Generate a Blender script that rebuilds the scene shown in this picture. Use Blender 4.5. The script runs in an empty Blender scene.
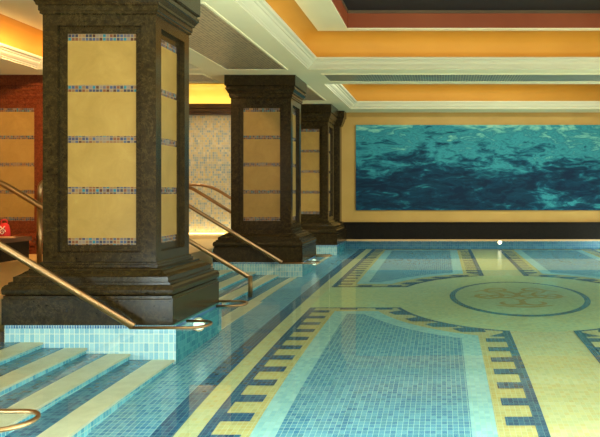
import bpy, bmesh, math, random
from mathutils import Vector
R = math.radians
random.seed(4)
C = bpy.context.scene.collection
SC = bpy.context.scene

# ------------------------------------------------------------------ camera, world, exposure, big lights
F, VX, VY, EYE = 760.0, 441.5, 193.3, 1.25
cam_d = bpy.data.cameras.new('camera'); cam = bpy.data.objects.new('camera', cam_d); C.objects.link(cam)
cam.location = (0, 0, EYE); cam.rotation_euler = (R(90), 0, 0)
cam_d.sensor_width = 36; cam_d.lens = F/600*36
cam_d.shift_x = -(VX-300)/600; cam_d.shift_y = -(218.5-VY)/600
cam_d.clip_start = 0.05; cam_d.clip_end = 200
SC.camera = cam

w = bpy.data.worlds.new('world'); SC.world = w; w.use_nodes = True
w.node_tree.nodes['Background'].inputs[0].default_value = (1.0, .86, .62, 1)
w.node_tree.nodes['Background'].inputs[1].default_value = 0.05
SC.view_settings.view_transform = 'Standard'; SC.view_settings.look = 'None'
SC.view_settings.gamma = 1; SC.view_settings.use_curve_mapping = False
SC.view_settings.exposure = 0.45

def area(name, loc, rot, sx, sy, power, col):
    l = bpy.data.lights.new(name, 'AREA'); l.shape = 'RECTANGLE'; l.size = sx; l.size_y = sy
    l.energy = power; l.color = col
    o = bpy.data.objects.new(name, l); C.objects.link(o); o.location = loc; o.rotation_euler = rot
    return o
def spot(name, loc, target, power, col, angle=70, blend=.6, rad=.06):
    l = bpy.data.lights.new(name, 'SPOT'); l.energy = power; l.color = col
    l.spot_size = R(angle); l.spot_blend = blend; l.shadow_soft_size = rad
    o = bpy.data.objects.new(name, l); C.objects.link(o); o.location = loc
    o.rotation_euler = (Vector(target)-Vector(loc)).to_track_quat('-Z', 'Y').to_euler()
    return o
WARM = (1, .70, .36); SOFT = (1, .86, .62); AMBER = (1, .55, .16); COOL = (.80, .95, 1.0)
# added fill light inside the main coffer, ahead of and above the camera
area('skylight_glow', (1.14, 3.2, 4.3), (0, 0, 0), 4.6, 7.0, 260, (.96, 1, .84))
# added fill lights, set in invented windows right and behind the camera
for wy in (0.0, 5.0, 10.0, 15.0):
    area('window_daylight', (10.9, wy, 1.95), (0, R(108), 0), 2.5, 3.6, 270, (1, 1, .90))
for wx in (-5.0, 0.0, 5.0):
    area('window_daylight', (wx, -3.9, 1.95), (R(-90), 0, R(180)), 3.6, 2.5, 80, (1, .93, .72))
# light strips lying in the cornice troughs
def cove(x0, x1, y0, y1, z, p, col):
    d = -.02
    last = abs(y1-18.95) < .01
    area('cove_strip', ((x0+x1)/2, y1+d-(.08 if last else 0), 3.48 if last else z), (R(145), 0, 0), x1-x0, .08, p*(x1-x0), col)
    area('cove_strip', ((x0+x1)/2, y0-d, z), (R(-145), 0, 0), x1-x0, .08, p*(x1-x0), col)
    area('cove_strip', (x0-d, (y0+y1)/2, z), (R(145), 0, R(90)), y1-y0, .08, p*(y1-y0), col)
    area('cove_strip', (x1+d, (y0+y1)/2, z), (R(-145), 0, R(90)), y1-y0, .08, p*(y1-y0), col)
COFFERS = [(-2.33, 4.61, -1.5, 13.3), (-2.33, 4.61, 15.1, 19.56),
           (-7.07, -4.2, -1.5, 6.6), (-7.07, -4.2, 8.6, 13.3), (-7.07, -4.2, 15.1, 18.95)]
CP = [(.7, (1, .80, .42)), (.3, (1, .84, .5)), (1.2, WARM), (1.2, WARM), (3.2, (1, .92, .70))]
for q, (p, c) in zip(COFFERS, CP): cove(*q, 3.64, p, c)
# added fill spots at ceiling height, without fixtures
for (x, y) in ((-.8, 6.0), (3.1, 6.0), (-.8, 2.0), (3.1, 2.0)):
    pass
spot('downlight', (-2.6, 2.5, 3.38), (-3.3, 7.4, 1.6), 130, (1, .80, .50), 60)
spot('downlight', (-5.6, 5.2, 3.38), (-6.0, 8.6, 0), 60, WARM, 90)
spot('downlight', (-5.6, 11.0, 4.0), (-8.0, 14.0, 1.5), 720, (1, .56, .24), 75)
spot('downlight', (-5.9, 16.3, 4.0), (-5.7, 18.3, .4), 150, (1, .93, .78), 95)
spot('downlight', (-4.9, 11.2, 4.0), (-3.3, 14.0, 1.4), 150, (1, .55, .2), 60)
spot('downlight', (-3.1, 11.0, 3.37), (-3.1, 11.4, 0), 110, (.95, 1, .86), 95)  # this and the next added to brighten the steps
spot('downlight', (-3.1, 16.9, 3.37), (-3.1, 16.9, 0), 60, (.95, 1, .86), 95)
spot('downlight', (1.14, 15.6, 4.0), (1.14, 20.4, 1.6), 90, SOFT, 120)
# underwater lamp near the first plinth, then added fill lights
area('pool_glow', (-3.2, 3.5, -.05), (R(90), 0, 0), 2.0, .08, 62, (.85, .97, 1))
area('skylight_glow', (1.14, 15.6, 4.0), (R(12), 0, 0), 5.6, .9, 230, (.95, 1, .86))  # added fill light hidden in the second coffer
area('pool_glow', (1.14, 3.8, -.3), (R(180), 0, 0), 5.6, 1.7, 620, (1, 1, .84))  # added fill light facing up to brighten the ceiling
for py in (9.5, 14.5, 18.5):
    area('pool_glow', (4.7, py, -.1), (R(90), 0, R(90)), 3.2, .1, 34, (.85, 1, .92))  # added fill lights along the right pool wall

# ------------------------------------------------------------------ helpers
def lin(c):
    return tuple((v/255/12.92 if v/255 <= .04045 else ((v/255+.055)/1.055)**2.4) for v in c)+(1,)
def obj(name, bm, mat=None, parent=None, smooth=False, **props):
    me = bpy.data.meshes.new(name)
    bmesh.ops.recalc_face_normals(bm, faces=bm.faces)
    if smooth:
        for f in bm.faces: f.smooth = True
    bm.to_mesh(me); bm.free()
    mats = mat if isinstance(mat, (list, tuple)) else [mat]
    for m in mats:
        if m: me.materials.append(m)
    o = bpy.data.objects.new(name, me); C.objects.link(o)
    if parent: o.parent = parent
    for k, v in props.items(): o[k] = v
    return o
def struct(name, bm, mat, parent=None, **k): return obj(name, bm, mat, parent, kind='structure', **k)
def thing(name, label, cat, loc=(0, 0, 0), rz=0, group=None):
    o = bpy.data.objects.new(name, None); C.objects.link(o); o.empty_display_size = .1
    o.location = loc; o.rotation_euler = (0, 0, rz); o['label'] = label; o['category'] = cat; o['kind'] = 'thing'
    if group: o['group'] = group
    return o
def tag(o, label, cat, group=None):
    o['label'] = label; o['category'] = cat
    if group: o['group'] = group
    return o
def NB(): return bmesh.new()
def box(bm, x0, x1, y0, y1, z0, z1, mi=0):
    v = [bm.verts.new(p) for p in ((x0,y0,z0),(x1,y0,z0),(x1,y1,z0),(x0,y1,z0),(x0,y0,z1),(x1,y0,z1),(x1,y1,z1),(x0,y1,z1))]
    for q in ((0,3,2,1),(4,5,6,7),(0,1,5,4),(1,2,6,5),(2,3,7,6),(3,0,4,7)):
        f = bm.faces.new([v[i] for i in q]); f.material_index = mi
    return v
def bx(*a):
    bm = NB(); box(bm, *a); return bm
def rings(bm, prof, hx, hy, cx=0, cy=0, cap=True, sharp=True):
    """rectangular rings: prof = [(overhang, z)] going up"""
    prev = None; first = None
    for ov, z in prof:
        r = [bm.verts.new((cx+sx*(hx+ov), cy+sy*(hy+ov), z)) for sx, sy in ((-1,-1),(1,-1),(1,1),(-1,1))]
        if prev:
            for i in range(4): bm.faces.new((prev[i], prev[(i+1)%4], r[(i+1)%4], r[i]))
        else: first = r
        prev = r
    if cap: bm.faces.new(first[::-1]); bm.faces.new(prev)
def tube(bm, pts, r, n=12, caps=True):
    pts = [Vector(p) for p in pts]; loops = []
    up = None
    for i, p in enumerate(pts):
        a = pts[max(i-1, 0)]; b = pts[min(i+1, len(pts)-1)]
        t = (b-a).normalized()
        if up is None:
            up = Vector((0, 0, 1)) if abs(t.z) < .9 else Vector((0, 1, 0))
        s = t.cross(up).normalized(); up = s.cross(t).normalized()
        rr = r[i] if isinstance(r, (list, tuple)) else r
        loops.append([bm.verts.new(p+rr*(math.cos(2*math.pi*k/n)*s+math.sin(2*math.pi*k/n)*up)) for k in range(n)])
    for a, b in zip(loops, loops[1:]):
        for k in range(n): bm.faces.new((a[k], a[(k+1)%n], b[(k+1)%n], b[k]))
    if caps: bm.faces.new(loops[0][::-1]); bm.faces.new(loops[-1])
def rounded(pts, rad, n=7):
    """round the corners of a polyline"""
    pts = [Vector(p) for p in pts]; out = [pts[0]]
    for i in range(1, len(pts)-1):
        p = pts[i]; d0 = (pts[i-1]-p); d1 = (pts[i+1]-p)
        k = min(rad, d0.length*.45, d1.length*.45)
        a = p+d0.normalized()*k; b = p+d1.normalized()*k
        for j in range(n+1):
            t = j/n; out.append((1-t)**2*a+2*t*(1-t)*p+t*t*b)
    out.append(pts[-1]); return out

# ------------------------------------------------------------------ materials
class Nd:
    def __init__(s, name, rough=.5, metal=0, spec=.5, col=None):
        s.m = bpy.data.materials.new(name); s.m.use_nodes = True; s.t = s.m.node_tree
        s.b = s.t.nodes['Principled BSDF']; s.b.inputs['Roughness'].default_value = rough
        s.b.inputs['Metallic'].default_value = metal; s.b.inputs['Specular IOR Level'].default_value = spec
        if col: s.b.inputs['Base Color'].default_value = lin(col)
    def n(s, t, **k):
        x = s.t.nodes.new('ShaderNode'+t)
        for a, b in k.items(): setattr(x, a, b)
        return x
    def l(s, a, b): s.t.links.new(a, b)
    def coord(s): return s.n('TexCoord').outputs['Object']
    def noise(s, vec, scale, detail=4, rough=.55, dist=0):
        x = s.n('TexNoise'); x.inputs['Scale'].default_value = scale; x.inputs['Detail'].default_value = detail
        x.inputs['Roughness'].default_value = rough; x.inputs['Distortion'].default_value = dist
        s.l(vec, x.inputs['Vector']); return x.outputs['Fac']
    def ramp(s, fac, stops, interp='LINEAR'):
        x = s.n('ValToRGB'); x.color_ramp.interpolation = interp; e = x.color_ramp.elements
        while len(e) < len(stops): e.new(.5)
        for i, (p, c) in enumerate(stops): e[i].position = p; e[i].color = lin(c)
        s.l(fac, x.inputs[0]); return x.outputs[0]
    def mix(s, fac, a, b, mode='MIX'):
        x = s.n('Mix', data_type='RGBA', blend_type=mode)
        for v, i in ((fac, 0), (a, 6), (b, 7)):
            if hasattr(v, 'links'): s.l(v, x.inputs[i])
            elif i == 0: x.inputs[0].default_value = v
            else: x.inputs[i].default_value = lin(v)
        return x.outputs[2]
    def base(s, c): s.l(c, s.b.inputs['Base Color']); return s
    def bump(s, h, st, d=.01):
        x = s.n('Bump'); x.inputs['Strength'].default_value = st; x.inputs['Distance'].default_value = d
        s.l(h, x.inputs['Height']); s.l(x.outputs[0], s.b.inputs['Normal'])

def swizzle(m, vec, plane):
    if plane == 'xy': return vec
    sp = m.n('SeparateXYZ'); m.l(vec, sp.inputs[0]); cb = m.n('CombineXYZ')
    a, b = {'xz': (0, 2), 'yz': (1, 2)}[plane]
    m.l(sp.outputs[a], cb.inputs[0]); m.l(sp.outputs[b], cb.inputs[1]); return cb.outputs[0]
def tiles(name, cols, grout, tw, th, plane='xy', mortar=.0035, rough=.25, big=None, spec=.5):
    """mosaic: one random colour of `cols` per tile, grout lines between"""
    m = Nd(name, rough, spec=spec); v = swizzle(m, m.coord(), plane)
    mp = m.n('Vector' + 'Math', operation='DIVIDE'); m.l(v, mp.inputs[0]); mp.inputs[1].default_value = (tw, th, 1)
    fl = m.n('VectorMath', operation='FLOOR'); m.l(mp.outputs[0], fl.inputs[0])
    ad = m.n('VectorMath', operation='MULTIPLY'); m.l(fl.outputs[0], ad.inputs[0]); ad.inputs[1].default_value = (1, 1, 0)
    wn = m.n('TexWhiteNoise', noise_dimensions='2D'); m.l(ad.outputs[0], wn.inputs['Vector'])
    k = len(cols)
    c = m.ramp(wn.outputs['Value'], [(i/k, cols[i]) for i in range(k)], 'CONSTANT')
    if big:
        c = m.mix(m.ramp(m.noise(v, big[0], 3), [(.35, (0, 0, 0)), (.7, (255, 255, 255))]), c, m.mix(.35, c, big[1]))
    fr = m.n('VectorMath', operation='FRACTION'); m.l(mp.outputs[0], fr.inputs[0])
    sp = m.n('SeparateXYZ'); m.l(fr.outputs[0], sp.inputs[0])
    g = []
    for i, s in ((0, tw), (1, th)):
        q = m.n('Math', operation='LESS_THAN'); m.l(sp.outputs[i], q.inputs[0]); q.inputs[1].default_value = mortar/s; g.append(q.outputs[0])
    mx = m.n('Math', operation='MAXIMUM'); m.l(g[0], mx.inputs[0]); m.l(g[1], mx.inputs[1])
    m.base(m.mix(mx.outputs[0], c, grout))
    return m.m

def marble(name, c0, c1, c2, vein, rough=.22):
    m = Nd(name, rough, spec=.25); v = m.coord()
    a = m.ramp(m.noise(v, 24, 9, .8, .2), [(.3, c0), (.5, c1), (.72, c2)])
    n2 = m.noise(v, 3.2, 9, .75, 1.6)
    ve = m.ramp(n2, [(.485, (0, 0, 0)), (.5, (255, 255, 255)), (.515, (0, 0, 0))])
    n3 = m.noise(v, 46, 4, .7)
    sp = m.ramp(n3, [(.66, (0, 0, 0)), (.74, (255, 255, 255))])
    c = m.mix(m.mix(.75, ve, (0, 0, 0)), a, vein)
    c = m.mix(m.mix(.65, sp, (0, 0, 0)), c, vein)
    m.base(c); return m.m
M = {}
M['marble'] = marble('dark_marble', (15, 11, 5), (36, 28, 12), (60, 48, 22), (110, 94, 54))
M['redmarble'] = marble('red_marble', (58, 24, 12), (92, 40, 20), (120, 60, 32), (150, 100, 60))
M['blackmarble'] = marble('black_marble', (8, 7, 5), (18, 14, 9), (26, 21, 14), (50, 42, 30), .5); M['blackmarble'].node_tree.nodes['Principled BSDF'].inputs['Specular IOR Level'].default_value = .1
def creamstone():
    m = Nd('cream_stone', .3); v = m.coord()
    m.base(m.ramp(m.noise(v, 4, 8, .65, .8), [(.3, (134, 108, 52)), (.55, (145, 118, 60)), (.75, (154, 128, 68))])); return m.m
M['cream'] = creamstone()
BANDC = [(56, 70, 96), (104, 62, 40), (112, 98, 90), (46, 46, 62), (116, 84, 58), (34, 96, 112), (70, 42, 34), (124, 94, 62), (54, 58, 80), (84, 76, 84)]
M['bandx'] = tiles('mosaic_band_x', BANDC, (130, 116, 88), .0342, .034, 'xz', .006)
M['bandy'] = tiles('mosaic_band_y', BANDC, (130, 116, 88), .0342, .034, 'yz', .006)
TW, TH = .041, .056
GR = (166, 208, 200)
BLUE = [(76, 136, 174), (88, 148, 182), (66, 126, 168), (98, 156, 184), (82, 140, 170)]
AQUA = [(146, 196, 206), (156, 206, 212), (138, 190, 202), (150, 200, 206)]
NAVY = [(26, 70, 112), (34, 82, 124), (40, 92, 130)]
CREAM = [(194, 196, 150), (200, 200, 154), (188, 192, 146), (200, 198, 144), (196, 188, 134)]
LEAF = [(176, 162, 88), (182, 166, 94), (168, 156, 84)]
M['f_blue'] = tiles('blue_tiles', BLUE, GR, TW, TH)
M['f_aqua'] = tiles('aqua_tiles', AQUA, (160, 200, 190), TW, TH)
M['f_navy'] = tiles('navy_tiles', NAVY, (96, 140, 150), TW, TH)
M['f_cream'] = tiles('cream_tiles', CREAM, (196, 206, 168), TW, TH)
M['f_yellow'] = tiles('yellow_tiles', [(190, 182, 124), (194, 186, 128), (182, 176, 120), (190, 176, 114)], (196, 206, 168), TW, TH)
M['f_sage'] = tiles('sage_tiles', [(186, 204, 152), (192, 208, 156), (180, 198, 148), (196, 206, 148)], (184, 202, 160), TW, TH)
M['f_ring'] = tiles('ring_tiles', [(40, 100, 130), (54, 124, 146), (30, 84, 118)], (110, 160, 150), .03, .04)
M['f_green'] = tiles('green_cream_tiles', [(176, 200, 152), (170, 194, 148), (182, 204, 156)], (184, 204, 160), TW, TH)
M['f_leaf'] = tiles('gold_tiles', LEAF, (176, 176, 120), TW, TH)
M['s_blue'] = tiles('step_blue_tiles', [(44, 92, 128), (56, 108, 140), (38, 82, 118), (64, 116, 142)], (92, 140, 156), TW, .05)
M['s_cream'] = Nd('cream_nosing', .35); M['s_cream'].base(M['s_cream'].ramp(M['s_cream'].noise(M['s_cream'].coord(), 9, 5), [(.3, (188, 182, 150)), (.7, (206, 200, 170))])); M['s_cream'] = M['s_cream'].m
RIS = [(90, 176, 200), (112, 192, 210), (76, 160, 190), (124, 202, 216)]
M['r_yz'] = tiles('riser_tiles', RIS, (170, 214, 206), .05, .05, 'yz', .006)
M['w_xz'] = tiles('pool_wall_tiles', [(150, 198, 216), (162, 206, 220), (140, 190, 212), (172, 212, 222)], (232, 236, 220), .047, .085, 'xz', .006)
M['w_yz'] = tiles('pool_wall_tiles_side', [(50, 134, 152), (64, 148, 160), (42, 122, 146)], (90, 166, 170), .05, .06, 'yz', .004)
M['w_line'] = tiles('waterline_tiles', [(60, 110, 160), (84, 132, 174)], (200, 214, 206), .024, .05, 'xz', .005)
M['w_far'] = tiles('pool_far_tiles', [(52, 120, 160), (68, 136, 170), (60, 128, 160)], (110, 160, 176), .06, .06, 'xz', .006)
def paint(name, c, rough=.6, var=6):
    m = Nd(name, rough); m.base(m.ramp(m.noise(m.coord(), 1.2, 3), [(.3, tuple(max(0, x-var) for x in c)), (.7, tuple(min(255, x+var) for x in c))])); return m.m
M['gold'] = paint('ochre_wall_paint', (172, 138, 66))
M['white'] = paint('cream_plaster', (232, 226, 186), .7, 3)
M['white2'] = paint('white_cornice_plaster', (204, 201, 170), .6, 3)
M['orange'] = paint('orange_cove_paint', (184, 134, 40), .7, 4)
M['yellowp'] = paint('yellow_cove_paint', (222, 180, 66), .6, 4)
M['rust'] = paint('rust_paint', (140, 66, 28), .5, 6)
M['brownp'] = paint('brown_paint', (92, 76, 52), .5, 6)
M['navyp'] = paint('dark_glazing', (5, 7, 10), .8, 2)
M['deck'] = paint('beige_deck_stone', (206, 170, 112), .35, 8)
M['ledge'] = paint('pale_ledge_stone', (226, 200, 140), .35, 5)
M['brass'] = Nd('brushed_bronze', .36, 1, col=(156, 124, 86)).m
M['steel'] = Nd('polished_steel', .15, 1, col=(206, 206, 196)).m
M['red'] = Nd('red_fabric', .8, col=(178, 26, 22)).m
M['offwhite'] = Nd('white_print', .8, col=(226, 196, 176)).m
M['towel'] = Nd('tan_towel', .95, col=(190, 140, 96)).m
M['wood'] = paint('dark_wood', (66, 38, 24), .35, 8)
def ceil_mosaic():
    return tiles('ceiling_mosaic_tiles', [(128, 116, 96), (104, 96, 84), (146, 132, 106), (92, 88, 80)], (190, 176, 140), .05, .06, 'xy', .012, .35)
M['cmos'] = ceil_mosaic()
M['cmos2'] = tiles('ceiling_mosaic_grey', [(88, 100, 96), (108, 118, 108), (70, 84, 86)], (190, 184, 150), .05, .09, 'xy', .012, .35)
M['wallmos'] = tiles('wall_mosaic', [(176, 170, 140), (192, 176, 132), (150, 164, 158), (200, 188, 150), (200, 176, 116), (132, 152, 154), (178, 172, 152)], (200, 184, 144), .045, .06, 'xz', .006, big=(5, (120, 126, 116)), rough=.35)#
def emis(name, c, s):
    m = bpy.data.materials.new(name); m.use_nodes = True
    b = m.node_tree.nodes['Principled BSDF']; b.inputs['Base Color'].default_value = lin(c)
    b.inputs['Emission Color'].default_value = lin(c); b.inputs['Emission Strength'].default_value = s; return m
M['lamp'] = emis('lamp_lens', (255, 246, 214), 3.5)
M['lamp_soft'] = emis('lamp_lens_dim', (226, 250, 232), .8)
M['strip'] = emis('light_strip', (255, 214, 120), 3.2)

def water_mat():
    m = bpy.data.materials.new('pool_water'); m.use_nodes = True; t = m.node_tree; t.nodes.clear()
    n = t.nodes.new; out = n('ShaderNodeOutputMaterial'); mx = n('ShaderNodeMixShader'); tr = n('ShaderNodeBsdfTransparent'); gl = n('ShaderNodeBsdfGlossy')
    tr.inputs[0].default_value = (.90, .99, .965, 1); gl.inputs['Roughness'].default_value = .012; gl.inputs[0].default_value = (1, 1, 1, 1)
    fr = n('ShaderNodeFresnel'); fr.inputs['IOR'].default_value = 1.33
    mu = n('ShaderNodeMath'); mu.operation = 'MULTIPLY'; mu.inputs[1].default_value = .42
    tc = n('ShaderNodeTexCoord'); ns = n('ShaderNodeTexNoise'); ns.inputs['Scale'].default_value = 1.3; ns.inputs['Detail'].default_value = 2
    bp = n('ShaderNodeBump'); bp.inputs['Strength'].default_value = .006; bp.inputs['Distance'].default_value = .05
    L = t.links.new
    L(tc.outputs['Object'], ns.inputs['Vector']); L(ns.outputs['Fac'], bp.inputs['Height']); L(bp.outputs[0], gl.inputs['Normal'])
    L(fr.outputs[0], mu.inputs[0]); L(mu.outputs[0], mx.inputs[0]); L(tr.outputs[0], mx.inputs[1]); L(gl.outputs[0], mx.inputs[2]); L(mx.outputs[0], out.inputs[0])
    return m
M['water'] = water_mat()

def mural_mat():
    m = Nd('seascape_paint', .8, spec=.15); v = m.coord()
    mp = m.n('Mapping'); mp.inputs['Rotation'].default_value = (0, R(16), 0); mp.inputs['Scale'].default_value = (.42, 1, 1.3); m.l(v, mp.inputs[0])
    a = m.noise(mp.outputs[0], 1.9, 9, .62, 1.2)
    b = m.noise(mp.outputs[0], 5.0, 7, .6, 1.4)
    bw = m.n('Math', operation='MULTIPLY_ADD'); m.l(b, bw.inputs[0]); bw.inputs[1].default_value = .7; bw.inputs[2].default_value = .16
    ad = m.n('Math', operation='ADD'); m.l(a, ad.inputs[0]); m.l(bw.outputs[0], ad.inputs[1])
    sp = m.n('SeparateXYZ'); m.l(v, sp.inputs[0])
    h = m.n('MapRange'); m.l(sp.outputs[2], h.inputs[0]); h.inputs[1].default_value = .8; h.inputs[2].default_value = 3.08; h.inputs[3].default_value = -.24; h.inputs[4].default_value = .36
    hx = m.n('MapRange'); m.l(sp.outputs[0], hx.inputs[0]); hx.inputs[1].default_value = -2.3; hx.inputs[2].default_value = 4.5; hx.inputs[3].default_value = -.05; hx.inputs[4].default_value = .05
    s2 = m.n('Math', operation='ADD'); m.l(ad.outputs[0], s2.inputs[0]); m.l(h.outputs[0], s2.inputs[1])
    s3 = m.n('Math', operation='ADD'); m.l(s2.outputs[0], s3.inputs[0]); m.l(hx.outputs[0], s3.inputs[1])
    hf = m.n('Math', operation='MULTIPLY'); m.l(s3.outputs[0], hf.inputs[0]); hf.inputs[1].default_value = .5
    m.base(m.ramp(hf.outputs[0], [(.32, (14, 36, 58)), (.40, (16, 56, 78)), (.45, (28, 92, 110)), (.50, (52, 136, 146)), (.54, (38, 112, 128)), (.59, (92, 162, 156)), (.66, (140, 188, 164))]))
    return m.m
M['mural'] = mural_mat()

# ------------------------------------------------------------------ pool floor
CX, CY = 1.14, 11.27
XP0, XP1 = -2.54, 4.82          # pool side walls (last step riser)
YF = 20.38
def zf(y): return -(.22+7.8/max(y, 3.0)**2)  # floor shape rises with distance, imitating refraction in the water
def skew(x, y): return x-(.0062*(y-5.4) if x < -.9 else 0)
AE, BE = 1.832, 2.646
XL, XR, YN, YT = -1.739, .778, 2.4, 10.25     # near-left compartment, outer edge of its line
def comp(ix, iy, ie, n=30):
    xl, xr, y0, yt = XL+ix, XR-ix, YN+iy, YT-iy
    a, b = AE+ie, BE+ie*1.15
    yc = CY-b*math.sqrt(max(0, 1-((xr-CX)/a)**2)); xt = CX-a*math.sqrt(max(0, 1-((yt-CY)/b)**2))
    t0 = math.atan2((yc-CY)/b, (xr-CX)/a); t1 = math.atan2((yt-CY)/b, (xt-CX)/a)
    if t1 > 0: t1 -= 2*math.pi
    pts = [(xl, y0), (xr, y0)]
    for i in range(n+1):
        t = t0+(t1-t0)*i/n; pts.append((CX+a*math.cos(t), CY+b*math.sin(t)))
    pts.append((xl, yt)); return pts
polys = []   # (level, material index, points)
MI = {k: i for i, k in enumerate(['f_cream', 'f_navy', 'f_yellow', 'f_aqua', 'f_blue', 'f_leaf', 'f_green', 'f_ring', 'f_sage'])}
def P(level, mat, pts): polys.append((level, MI[mat], pts))
def rect(level, mat, x0, x1, y0, y1): P(level, mat, [(x0, y0), (x1, y0), (x1, y1), (x0, y1)])
rect(0, 'f_cream', XP0-.02, XP1+.02, 1.0, YF)
q = []
def Q(level, mat, pts): q.append((level, mat, pts))
Q(2, 'f_navy', comp(0, 0, 0)); Q(3, 'f_yellow', comp(.088, .075, .06))
Q(5, 'f_aqua', comp(.375, .34, .36)); Q(6, 'f_blue', comp(.56, .55, .56))
for k in range(20):                                  # side dentils
    y = 8.17+.085-.415*k
    if y-.17 > YN+.3: Q(4, 'f_navy', [(XR-.30, y-.17), (XR-.08, y-.17), (XR-.08, y), (XR-.30, y)])
    y = 9.91+.085-.415*k
    if y-.17 > YN+.3: Q(4, 'f_navy', [(XL+.08, y-.17), (XL+.31, y-.17), (XL+.31, y), (XL+.08, y)])
x = XL+.42
while x < -.75:                                      # dentils along the cross path and the far end
    Q(4, 'f_navy', [(x, YT-.2), (x+.23, YT-.2), (x+.23, YT-.06), (x, YT-.06)]); x += .44
x = XL+.35
while x < XR-.3:
    Q(4, 'f_navy', [(x, YN+.06), (x+.23, YN+.06), (x+.23, YN+.2), (x, YN+.2)]); x += .44
t0 = math.atan2(-.95/BE, -1.71/AE); t1 = math.atan2(-2.6/BE, -.36/AE)
for x in (-.47, -.24, .02, .34):                    # stepped dentils hanging from the arc
    g = lambda u: CY-(BE+.03)*math.sqrt(1-((u-CX)/(AE+.03))**2)
    Q(4, 'f_navy', [(x-.22, g(x)-.08), (x-.12, g(x)-.26), (x+.17, g(x)-.27), (x+.13, g(x+.13)), (x-.03, g(x-.03))])
Q(4, 'f_navy', [(XR-.08, YT-1.58-.34), (XR-.26, YT-1.6-.30), (XR-.08, YT-1.5-.2)])
for lv, mt, pts in q:
    for mx in (0, 1):
        for my in (0, 1):
            pp = [((2*CX-a) if mx else a, (2*CY-b) if my else b) for a, b in pts]
            if mx != my: pp = pp[::-1]
            P(lv, mt, pp)
# long bands by the steps
for s in (0, 1):
    m_ = (lambda a: 2*CX-a) if s else (lambda a: a)
    for (a, b, mt) in ((-2.08, -1.915, 'f_navy'), (XP0, -2.08, 'f_blue')):
        x0, x1 = sorted((m_(a), m_(b))); rect(1, mt, x0, x1, 1.0, YF)
x0 = -2.08
rect(1, 'f_navy', -1.9, 4.2, YF-.16, YF)
# medallion
MA, MB = 1.02, 1.715
def ell(a, b, n=72, cx=CX, cy=CY): return [(cx+a*math.cos(2*math.pi*i/n), cy+b*math.sin(2*math.pi*i/n)) for i in range(n)]
P(1, 'f_sage', ell(AE, BE)); rect(1, 'f_sage', -1.75, 2*CX+1.75, YT, 2*CY-YT)
P(2, 'f_ring', ell(MA, MB)); P(3, 'f_green', ell(MA-.085, MB-.12))
def stroke(level, mat, pts, wd):
    L, Rr = [], []
    for i, p in enumerate(pts):
        a = pts[max(i-1, 0)]; b = pts[min(i+1, len(pts)-1)]
        dx, dy = b[0]-a[0], b[1]-a[1]; k = math.hypot(dx, dy) or 1
        t = math.sin(math.pi*(i+.6)/(len(pts)+.2))**.6
        L.append((p[0]-dy/k*wd*t, p[1]+dx/k*wd*t)); Rr.append((p[0]+dy/k*wd*t, p[1]-dx/k*wd*t))
    for i in range(len(pts)-1): P(level, mat, [Rr[i], Rr[i+1], L[i+1], L[i]])
def spiral(cx, cy, r0, r1, a0, a1, sy=1.5, n=26):
    return [(cx+(r0+(r1-r0)*i/n)*math.cos(a0+(a1-a0)*i/n), cy+(r0+(r1-r0)*i/n)*sy*math.sin(a0+(a1-a0)*i/n)) for i in range(n+1)]
for sx in (-1, 1):
    stroke(4, 'f_leaf', spiral(CX+sx*.30, CY+.05, .42, .10, R(60 if sx > 0 else 120), R(60 if sx > 0 else 120)+sx*R(300), 1.1), .045)
    stroke(4, 'f_leaf', [(CX+sx*(.05+.6*i/14), CY+.42+.22*math.sin(math.pi*i/14)) for i in range(15)], .045)
    stroke(4, 'f_leaf', spiral(CX+sx*.48, CY+.05, .30, .05, R(90), R(90)+sx*R(400)), .045)
    stroke(4, 'f_leaf', spiral(CX+sx*.24, CY+.62, .27, .05, R(-90), R(-90)+sx*R(330)), .04)
    stroke(4, 'f_leaf', spiral(CX+sx*.20, CY-.62, .27, .05, R(90), R(90)+sx*R(330)), .045)
    stroke(4, 'f_leaf', [(CX+sx*t*.72, CY+.1*math.sin(t*5)) for t in [i/14 for i in range(15)]], .05)
stroke(4, 'f_leaf', [(CX-.4+.8*i/14, CY-.85-.16*math.sin(math.pi*i/14)) for i in range(15)], .05)

import mathutils
bm = NB()
for lv, mi, pts in polys:
    one = NB()
    vs = [one.verts.new((x, y, 0)) for x, y in pts]
    f = one.faces.new(vs)
    bmesh.ops.triangulate(one, faces=one.faces[:])
    lo = min(p[1] for p in pts); hi = max(p[1] for p in pts)
    k = math.ceil(lo/.4)
    while k*.4 < hi:
        if k*.4 > lo+1e-4:
            bmesh.ops.bisect_plane(one, geom=one.verts[:]+one.edges[:]+one.faces[:], plane_co=(0, k*.4, 0), plane_no=(0, 1, 0))
        k += 1
    mp = {}
    for v in one.verts: mp[v] = bm.verts.new((skew(v.co.x, v.co.y), v.co.y, zf(v.co.y)+lv*.0025))
    for f in one.faces:
        nf = bm.faces.new([mp[v] for v in f.verts]); nf.material_index = mi
        nf.normal_update()
        if nf.normal.z < 0: nf.normal_flip()
    one.free()
me = bpy.data.meshes.new('pool_floor'); bm.to_mesh(me); bm.free()
for k in MI: me.materials.append(M[k])
o = bpy.data.objects.new('floor', me); C.objects.link(o); o['kind'] = 'structure'

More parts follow.
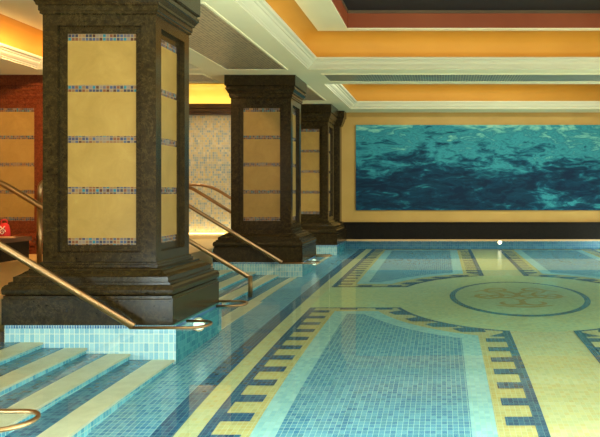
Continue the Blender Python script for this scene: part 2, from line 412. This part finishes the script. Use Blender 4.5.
# ------------------------------------------------------------------ steps into the pool
def zs(z, y): return z*(1+.55*(zf(y)/zf(7.2)-1)) if z < 0 else z
NOS = [(-2.54, -.325), (-2.955, -.268), (-3.365, -.213), (-3.78, -.160), (-4.2, -.10)]
def stairs(y0, y1):
    bm = NB(); n = max(2, int((y1-y0)/.5)); ys = [y0+(y1-y0)*i/n for i in range(n+1)]
    def strip(p, mi):                       # p: profile pairs (x,z) -> (x,z)
        (xa, za), (xb, zb) = p; prev = None
        for yy in ys:
            a = bm.verts.new((xa, yy, zs(za, yy))); b = bm.verts.new((xb, yy, zs(zb, yy)))
            if prev: bm.faces.new((prev[0], prev[1], b, a)).material_index = mi
            prev = (a, b)
    lower = -.9
    for i, (x, z) in enumerate(NOS):
        xn = NOS[i+1][0] if i+1 < len(NOS) else -4.6
        strip(((x, lower if i == 0 else NOS[i-1][1]), (x, z-.018)), 0)          # riser
        strip(((x, z-.018), (x+.012, z-.018)), 1); strip(((x+.012, z-.018), (x+.012, z)), 1)
        strip(((x+.012, z), (x-.2, z)), 1); strip(((x-.2, z), (xn, z)), 2)
    strip(((-4.6, NOS[-1][1]), (-4.6, .1)), 3); strip(((-4.6, .1), (-4.6, .15)), 1)
    return struct('stair_floor', bm, [M['r_yz'], M['s_cream'], M['s_blue'], M['r_yz']])
PY = []                                        # pedestal spans
HX, HY, OV = .555, .49, .256
XC = -3.325
CENT = [7.45+HY, 14.0+HY, 18.55+HY]
SPAN = [(c-HY-OV, c+HY+OV) for c in CENT]
prev = 1.6
for a, b in SPAN:
    stairs(prev, a); prev = b
stairs(prev, YF)
# tiled plinths under the columns, deck, water, pool walls
for a, b in SPAN:
    bm = NB(); box(bm, XC-HX-OV, XC+HX+OV, a, b, -1.0, 0.0)
    bm.faces.ensure_lookup_table(); bm.normal_update()
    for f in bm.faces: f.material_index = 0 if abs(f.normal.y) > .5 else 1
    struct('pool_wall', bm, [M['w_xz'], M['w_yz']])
    struct('trim_6', bx(XC-HX-OV-.002, XC+HX+OV+.002, a-.002, b+.002, -.03, -.001), M['w_line'])
bm = NB(); box(bm, XP1, XP1+.3, 1.6, 21, -1.0, .1); struct('pool_wall', bm, M['w_yz'])
bm = NB(); box(bm, -4.6, XP1, YF, YF+.3, -1.0, -.012); struct('pool_wall', bm, M['w_far'])
bm = NB(); box(bm, -4.6, XP1, 1.3, 1.6, -1.0, .1); struct('pool_wall', bm, M['w_far'])
bm = NB(); v = [bm.verts.new(p) for p in ((-4.6, 1.6, -.008), (XP1, 1.6, -.008), (XP1, YF, -.008), (-4.6, YF, -.008))]; bm.faces.new(v)
struct('pool_water', bm, M['water'])
bm = NB(); box(bm, -8.6, -4.604, -4, 20.6, -.2, .15); box(bm, XP1+.3, 11, -4, 20.6, -.2, .15); box(bm, -4.6, XP1+.3, -4, 1.3, -.2, .15)
struct('deck_floor', bm, M['deck'])

# ------------------------------------------------------------------ walls
struct('wall_back', bx(-4.2, 11, YF+.02, 20.6, 0, 3.44), M['gold'])
bm = NB(); box(bm, -2.75, 11, 20.27, YF+.02, .02, .44); box(bm, -2.75, 11, 20.25, YF+.02, .44, .48)
struct('baseboard_back', bm, M['blackmarble'])
struct('trim_1', bx(-2.75, 11, 20.24, YF+.02, -.012, .02), M['deck'])
bm = NB(); box(bm, -8.6, -4.2, 18.95, 19.1, .15, 3.22); struct('wall_mosaic_back', bm, M['wallmos'])
bm = NB()
for a in ((18.86, 3.2, 3.27), (18.8, 3.27, 3.36), (18.72, 3.36, 3.46)): box(bm, -8.6, -4.2, a[0], 19.1, a[1], a[2])
struct('trim_2', bm, M['wood'])
struct('trim_3', bx(-8.6, -4.2, 18.6, 18.95, .15, .22), M['ledge'])
struct('wall_left', bx(-8.8, -8.6, -4, 20.6, 0, 4.5), M['gold'])
for i, wy in enumerate((0.0, 5.0, 10.0, 15.0)):
    bm = NB()
    for a in ((wy-1.9, wy-1.8, .6, 3.3), (wy+1.8, wy+1.9, .6, 3.3), (wy-.03, wy+.03, .7, 3.2), (wy-1.8, wy+1.8, .6, .7), (wy-1.8, wy+1.8, 3.2, 3.3)): box(bm, 10.9, 11, *a)
    struct('window_%d' % (i+1), bm, M['white2'])  # invented window frame around an added fill light
for i, wx in enumerate((-5.0, 0.0, 5.0)):
    bm = NB()
    for a in ((wx-1.9, wx-1.8, .6, 3.3), (wx+1.8, wx+1.9, .6, 3.3), (wx-1.8, wx+1.8, .6, .7), (wx-1.8, wx+1.8, 3.2, 3.3)): box(bm, a[0], a[1], -4, -3.9, a[2], a[3])
    struct('window_%d' % (i+5), bm, M['white2'])  # same kind of invented frame, behind the camera
struct('wall_right', bx(11, 11.2, -4, 20.6, 0, 4.5), M['gold'])
struct('wall_front', bx(-8.8, 11.2, -4.2, -4, 0, 4.5), M['gold'])
struct('wall_aisle_end', bx(-4.2, -4.0, 19.1, 20.6, 0, 4.0), M['gold'])

# ------------------------------------------------------------------ ceiling with coffers
ZC = 3.42; T = .16
def ceiling():
    xs = sorted({-8.8, 11.2, *[c[0] for c in COFFERS], *[c[1] for c in COFFERS]})
    ys = sorted({-4.2, 20.6, *[c[2] for c in COFFERS], *[c[3] for c in COFFERS]})
    bm = NB()
    for x0, x1 in zip(xs, xs[1:]):
        for y0, y1 in zip(ys, ys[1:]):
            cx, cy = (x0+x1)/2, (y0+y1)/2
            if any(c[0] < cx < c[1] and c[2] < cy < c[3] for c in COFFERS): continue
            v = [bm.verts.new(p) for p in ((x0, y0, ZC), (x0, y1, ZC), (x1, y1, ZC), (x1, y0, ZC))]; bm.faces.new(v)
    bmesh.ops.remove_doubles(bm, verts=bm.verts, dist=.001)
    struct('ceiling', bm, M['white'])
ceiling()
PROF = [(0, 3.42), (.0, 3.435), (.025, 3.45), (.025, 3.46), (.05, 3.475), (.08, 3.50), (.095, 3.53), (.115, 3.535), (.13, 3.555), (.165, 3.565), (.175, 3.58), (.175, 3.605), (.12, 3.61), (-.14, 3.61)]
for ci, (x0, x1, y0, y1) in enumerate(COFFERS):
    bm = NB(); prev = None
    for d, z in PROF:
        r = [bm.verts.new(p) for p in ((x0+d, y0+d, z), (x1-d, y0+d, z), (x1-d, y1-d, z), (x0+d, y1-d, z))]
        if prev:
            for i in range(4):
                if ci == 4 and i == 2: continue
                bm.faces.new((prev[i], prev[(i+1) % 4], r[(i+1) % 4], r[i]))
        prev = r
    struct('cornice_trim', bm, M['white2'])
    e = .14; top = 4.05
    bm = NB()
    zl = 3.61 if ci < 4 else 3.40
    lo = [bm.verts.new(p) for p in ((x0-e, y0-e, zl), (x1+e, y0-e, zl), (x1+e, y1+e, zl), (x0-e, y1+e, zl))]
    hi = lo
    for dd, zz in ((0, 3.82), (.02, 3.90), (.07, 3.97), (.15, 4.02), (.26, 4.045), (.34, 4.0495)):
        nx = [bm.verts.new(p) for p in ((x0-e+dd, y0-e+dd, zz), (x1+e-dd, y0-e+dd, zz), (x1+e-dd, y1+e-dd, zz), (x0-e+dd, y1+e-dd, zz))]
        for i in range(4): bm.faces.new((hi[i], hi[(i+1) % 4], nx[(i+1) % 4], nx[i]))
        hi = nx
    for f in bm.faces: f.smooth = True
    struct('cove_wall', bm, M['orange'] if ci < 4 else M['yellowp'])
    bm = NB(); X0, X1, Y0, Y1 = x0-e, x1+e, y0-e, y1+e
    if ci == 0:
        hx0, hx1, hy0, hy1 = -1.61, 3.89, -.6, 12.98
        for a in ((X0, hx0, Y0, Y1), (hx1, X1, Y0, Y1), (hx0, hx1, Y0, hy0), (hx0, hx1, hy1, Y1)): box(bm, a[0], a[1], a[2], a[3], top, top+.04)
        struct('ceiling_upper', bm, M['white'])
        bm = NB()
        for a in ((hx0-.03, hx0+.01, hy0-.03, hy1+.03), (hx1-.01, hx1+.03, hy0-.03, hy1+.03), (hx0, hx1, hy0-.03, hy0+.01), (hx0, hx1, hy1-.01, hy1+.03)):
            box(bm, *a, 4.075, 4.32)
        struct('trim_4', bm, M['rust'])
        bm = NB()
        for a in ((hx0-.03, hx0+.02, hy0-.03, hy1+.03), (hx1-.02, hx1+.03, hy0-.03, hy1+.03), (hx0, hx1, hy0-.03, hy0+.02), (hx0, hx1, hy1-.05, hy1+.03)):
            box(bm, *a, 4.32, 4.365)
        struct('trim_5', bm, M['brownp'])
        bm = NB(); box(bm, hx0-.05, hx1+.05, 7.0, hy1+.05, 4.365, 4.40)
        struct('ceiling_glazing', bm, M['navyp'])
    else:
        box(bm, X0, X1, Y0, Y1, top, top+.04); struct('ceiling_upper', bm, M['white'])
# mosaic fields set in the soffit, with a thin raised frame
def soffit_panel(x0, x1, y0, y1, mat):
    struct('ceiling_panel', bx(x0, x1, y0, y1, ZC-.008, ZC), mat)
    bm = NB(); g = .035
    for a in ((x0-g, x1+g, y0-g, y0), (x0-g, x1+g, y1, y1+g), (x0-g, x0, y0, y1), (x1, x1+g, y0, y1)): box(bm, *a, ZC-.014, ZC)
    struct('ceiling_trim', bm, M['white'])
for y0, y1 in ((1.2, 6.6), (8.66, 13.25), (15.3, 17.7)): soffit_panel(-3.74, -2.72, y0, y1, M['cmos'])
for y0, y1 in ((7.2, 8.1), (13.82, 14.68)):
    soffit_panel(-6.9, -4.35, y0, y1, M['cmos'])
soffit_panel(-2.15, 4.43, 13.82, 14.68, M['cmos2'])

# ------------------------------------------------------------------ columns
BASEP = [(OV, 0), (OV, .25), (OV-.008, .252), (OV-.008, .272)]
PED = [(OV-.006, 0), (OV, .006), (OV, .244), (OV-.006, .25)]
BASE = [(OV-.01, .25), (OV-.01, .275), (OV-.025, .28), (OV-.004, .29), (OV+.002, .31), (OV+.004, .333), (OV-.002, .358), (OV-.02, .376), (OV-.04, .38), (OV-.04, .40),
        (OV-.07, .405), (OV-.07, .45), (OV-.085, .455), (OV-.12, .475), (OV-.145, .495), (OV-.165, .505), (OV-.17, .52), (.035, .525), (.035, .55), (.02, .555), (.02, .572), (0, .58)]
CAP = [(0, 3.0), (.02, 3.01), (.02, 3.03), (.03, 3.04), (.03, 3.085), (.045, 3.09), (.05, 3.11), (.075, 3.15), (.085, 3.16), (.085, 3.19), (.07, 3.195), (.07, 3.215), (.09, 3.225), (.095, 3.235), (.095, 3.419)]
def frame_parts(root, W, dark, zlo, zhi, axis, sgn, off):
    """recessed panelled face. axis 'x' = face looks along y; W half width of opening"""
    g = .07
    def bb(bm, u0, u1, d0, d1, z0, z1):
        d0, d1 = sorted((sgn*d0, sgn*d1))
        if axis == 'x': box(bm, u0, u1, d0, d1, z0, z1)
        else: box(bm, d0, d1, u0, u1, z0, z1)
    bm = NB(); a, b = off-.10, off-.052
    bb(bm, -W, -W+g, a, b, zlo, zhi); bb(bm, W-g, W, a, b, zlo, zhi)
    bb(bm, -W+g, W-g, a, b, zlo, zlo+g); bb(bm, -W+g, W-g, a, b, zhi-g, zhi)
    fr = obj('panel_frame', bm, dark, root)
    p0, p1 = zlo+g, zhi-g; n = 4; bh = .068; ph = (p1-p0-5*bh)/4
    z = p0
    for i in range(5):
        bm = NB(); bb(bm, -W+g, W-g, a, off-.068, z, z+bh)
        obj('mosaic_band', bm, M['bandx'] if axis == 'x' else M['bandy'], fr); z += bh
        if i < 4:
            bm = NB(); bb(bm, -W+g, W-g, a, off-.064, z, z+ph); obj('stone_panel', bm, M['cream'], fr); z += ph
def make_column(label, loc, mat, group=None, hx=HX, hy=HY, sides='FRBL', ped=True):
    root = thing('column', label, 'column', loc, 0, group)
    bm = NB(); rings(bm, PED, hx, hy); obj('pedestal', bm, mat, root)
    bm = NB(); rings(bm, BASE, hx, hy); obj('base_moulding', bm, mat, root)
    zlo, zhi = .67, 2.895; st = .145
    bm = NB(); box(bm, -hx+.1, hx-.1, -hy+.1, hy-.1, .58, 3.0)
    for sx in (-1, 1):
        for sy in (-1, 1):
            xa, xb = sorted((sx*hx, sx*(hx-st))); ya, yb = sorted((sy*hy, sy*(hy-st))); box(bm, xa, xb, ya, yb, .58, 3.0)
    for z0, z1 in ((.58, zlo), (zhi, 3.0)):
        for sy in (-1, 1):
            ya, yb = sorted((sy*hy, sy*(hy-.11))); box(bm, -hx+st, hx-st, ya, yb, z0, z1)
        for sx in (-1, 1):
            xa, xb = sorted((sx*hx, sx*(hx-.11))); box(bm, xa, xb, -hy+st, hy-st, z0, z1)
    obj('shaft', bm, mat, root)
    bm = NB(); rings(bm, CAP, hx, hy); obj('capital', bm, mat, root)
    frame_parts(root, hx-st, mat, zlo, zhi, 'x', -1, hy); frame_parts(root, hx-st, mat, zlo, zhi, 'x', 1, hy)
    frame_parts(root, hy-st, mat, zlo, zhi, 'y', 1, hx); frame_parts(root, hy-st, mat, zlo, zhi, 'y', -1, hx)
    return root
def copy_tree(o, parent=None):
    c = o.copy(); C.objects.link(c)
    if parent: c.parent = parent
    for ch in list(o.children): copy_tree(ch, c)
    return c
G = 'panelled marble columns along the pool steps'
c1 = make_column('largest, nearest dark marble column with cream panels and mosaic bands', (XC-.03, CENT[0], 0), M['marble'], G)
c2 = copy_tree(c1); c2.location = (XC, CENT[1], 0); c2['label'] = 'middle dark marble column of the row, second from the camera'
c3 = copy_tree(c1); c3.location = (XC, CENT[2], 0); c3['label'] = 'farthest freestanding dark marble column, just in front of the ochre wall'
c4 = make_column('reddish marble column at the far left behind the steps, beside the bench', (-7.87, CENT[1], .0), M['redmarble'])
# flat pilaster on the back wall
pl = thing('pilaster', 'slim dark marble pilaster on the back wall behind the farthest column', 'pilaster', (-3.2, 20.3, 0))
obj('pilaster_shaft', bx(-.6, .52, -.26, .09, .3, 3.1), M['marble'], pl)
bm = NB(); rings(bm, [(.12, 0), (.12, .25), (.1, .27), (.1, .35), (.04, .45), (.02, .5)], .56, .12, 0, -.15); obj('pilaster_base', bm, M['marble'], pl)
bm = NB(); rings(bm, [(0, 3.02), (.03, 3.1), (.06, 3.18), (.06, 3.22), (.09, 3.24), (.09, 3.415)], .56, .15, 0, -.15); obj('pilaster_capital', bm, M['marble'], pl)

# ------------------------------------------------------------------ mural
mu = thing('mural', 'wide blue-green painting of rippling water on the ochre wall', 'painting', (1.13, YF, .796))
bm = NB(); box(bm, -3.425, 3.425, -.03, .018, 0, 2.287); 
o = obj('canvas', bm, M['mural'], mu)
# ------------------------------------------------------------------ handrails
def handrail(label, y, loopdir=0, endpost=False, xo=0, group='bronze handrails down the pool steps', yl=.38, attach=True):
    root = thing('handrail', label, 'handrail', (-5.95+xo, y, .15), 0, group)
    ox, oy, oz = -5.95+xo, y, .15
    L = lambda pts: [(p[0]-ox+xo, p[1]-oy, p[2]-oz) for p in pts]
    bm = NB(); tube(bm, L([(-5.95, y, .15), (-5.95, y, 1.12)]), .036); obj('post', bm, M['brass'], root, True)
    bm = NB(); tube(bm, L([(-5.95, y, .151), (-5.95, y, .166)]), .08, 20); obj('floor_flange', bm, M['brass'], root)
    pts = rounded([(-5.95, y, 1.10), (-5.95, y, 1.44), (-5.2, y, 1.44), (-2.86, y, .012)], .28)
    bm = NB(); tube(bm, L(pts), .034, 14); obj('rail', bm, M['brass'], root, True)
    if endpost:
        bm = NB(); tube(bm, L([(-2.83, y, .03), (-2.83, y, -.29)]), .033, 14); obj('post', bm, M['brass'], root, True)
    if loopdir:
        r = yl/2; c = (-2.36-(0 if attach else .03), y+loopdir*r)
        lp = [(-2.9, y, .0)]+[(c[0]+r*.8*math.sin(t), c[1]-loopdir*r*math.cos(t), 0) for t in [math.pi*i/16 for i in range(17)]]
        lp.append((-2.495 if attach else -2.9, y+loopdir*yl, 0))
        bm = NB(); tube(bm, L(lp), .014, 10); obj('end_loop', bm, M['brass'], root, True)
    return root
handrail('bronze handrail slanting down across the front foot of the largest column', 7.06, 1)
handrail('bronze handrail slanting behind the largest column, its loop at the column side', 8.80, -1)
handrail('bronze handrail ending on a short steel post between the first two columns', 11.25, 0, True)
handrail('bronze handrail slanting down across the foot of the middle column', 13.6, 1)
handrail('bronze handrail passing behind the middle column', 15.42, -1)
handrail('farthest bronze handrail with arched top in front of the mosaic wall', 17.0, 0, True)
handrail('curved end of a bronze handrail at the bottom left corner', 4.0, 1, False, 0, yl=.36, attach=False)

# ------------------------------------------------------------------ pool lamps
def lamp(label, loc, axis, r=.07, mat='lamp_soft', dep=.03):
    root = thing('pool_light', label, 'pool light', loc, 0, 'underwater lamps')
    d = Vector(axis)
    bm = NB(); tube(bm, [(0, 0, 0), d*dep], r, 24); obj('lamp_rim', bm, M['steel'], root)
    bm = NB(); tube(bm, [d*dep, d*(dep+.012)], [r*.8, r*.65], 24); obj('lamp_lens', bm, M[mat], root)
    return root
lamp('bright white lamp glowing at the waterline of the far pool wall', (1.56, YF, -.065), (0, -1, 0), .065, 'lamp')
lamp('oval underwater lamp on the side of the largest column plinth', (XC+HX+OV+.03, 7.75, -.09), (.55, -.8, .25), .07)
lamp('underwater lamp on the side of the middle column plinth', (XC+HX+OV+.03, 14.75, -.09), (.55, -.8, .25), .07)

# ------------------------------------------------------------------ bench at far left with a red bag and a towel
be = thing('bench', 'dark stone bench in front of the reddish column at the far left', 'bench', (-7.5, 11.4, .15))
bm = NB(); box(bm, -.6, .5, -2.0, 1.5, 0, .30); obj('bench_base', bm, M['blackmarble'], be)
bm = NB(); box(bm, -.62, .53, -2.03, 1.53, .30, .37); obj('bench_seat', bm, M['wood'], be)
bg = thing('bag', 'small red bag with a pale swirl print on the dark bench', 'bag', (-7.25, 12.6, .52))
bm = NB()
prof = [(.075, .06, 0), (.095, .075, .04), (.09, .07, .13), (.075, .055, .2), (.05, .03, .235), (.02, .01, .24)]
pr = None
for a, b, z in prof:
    r = [bm.verts.new((a*math.cos(t)*(1+.06*math.sin(3*t)), b*math.sin(t), z)) for t in [2*math.pi*i/20 for i in range(20)]]
    if pr:
        for i in range(20): bm.faces.new((pr[i], pr[(i+1) % 20], r[(i+1) % 20], r[i]))
    pr = r
bm.faces.new(pr)
obj('bag_body', bm, M['red'], bg, True)
bm = NB(); tube(bm, rounded([(-.05, 0, .2), (-.05, 0, .29), (.05, 0, .29), (.05, 0, .2)], .05), .011, 8); obj('handle', bm, M['red'], bg, True)
bm = NB()
tube(bm, [(.01+(.05-.042*t)*math.cos(t*9), -.076+.004*t, .095+(.055-.045*t)*math.sin(t*9)) for t in [i/30 for i in range(31)]], .008, 8)
tube(bm, [(-.05+.1*i/8, -.066, .165+.02*math.sin(i)) for i in range(9)], .009, 8)
obj('swirl_print', bm, M['offwhite'], bg, True)
bm = NB(); rings(bm, [(-.02, 0), (0, .01), (0, .024), (-.02, .032)], .12, .08)
tw = obj('towel', bm, M['towel'], None, True); tw.location = (-7.04, 12.3, .52); tag(tw, 'flat tan folded towel on the bench beside the red bag', 'towel')
# light strip behind the ledge under the mosaic wall
st = thing('light_strip', 'glowing warm strip along the foot of the mosaic wall', 'light', (-6.3, 18.9, .22))
obj('diffuser', bx(-2.2, 2.0, -.04, .03, .015, .05), M['strip'], st); obj('strip_housing', bx(-2.22, 2.02, -.05, .035, 0, .015), M['steel'], st)
area('ledge_glow', (-6.0, 18.75, .25), (R(160), 0, 0), 3.6, .08, 6, (1, .88, .6))
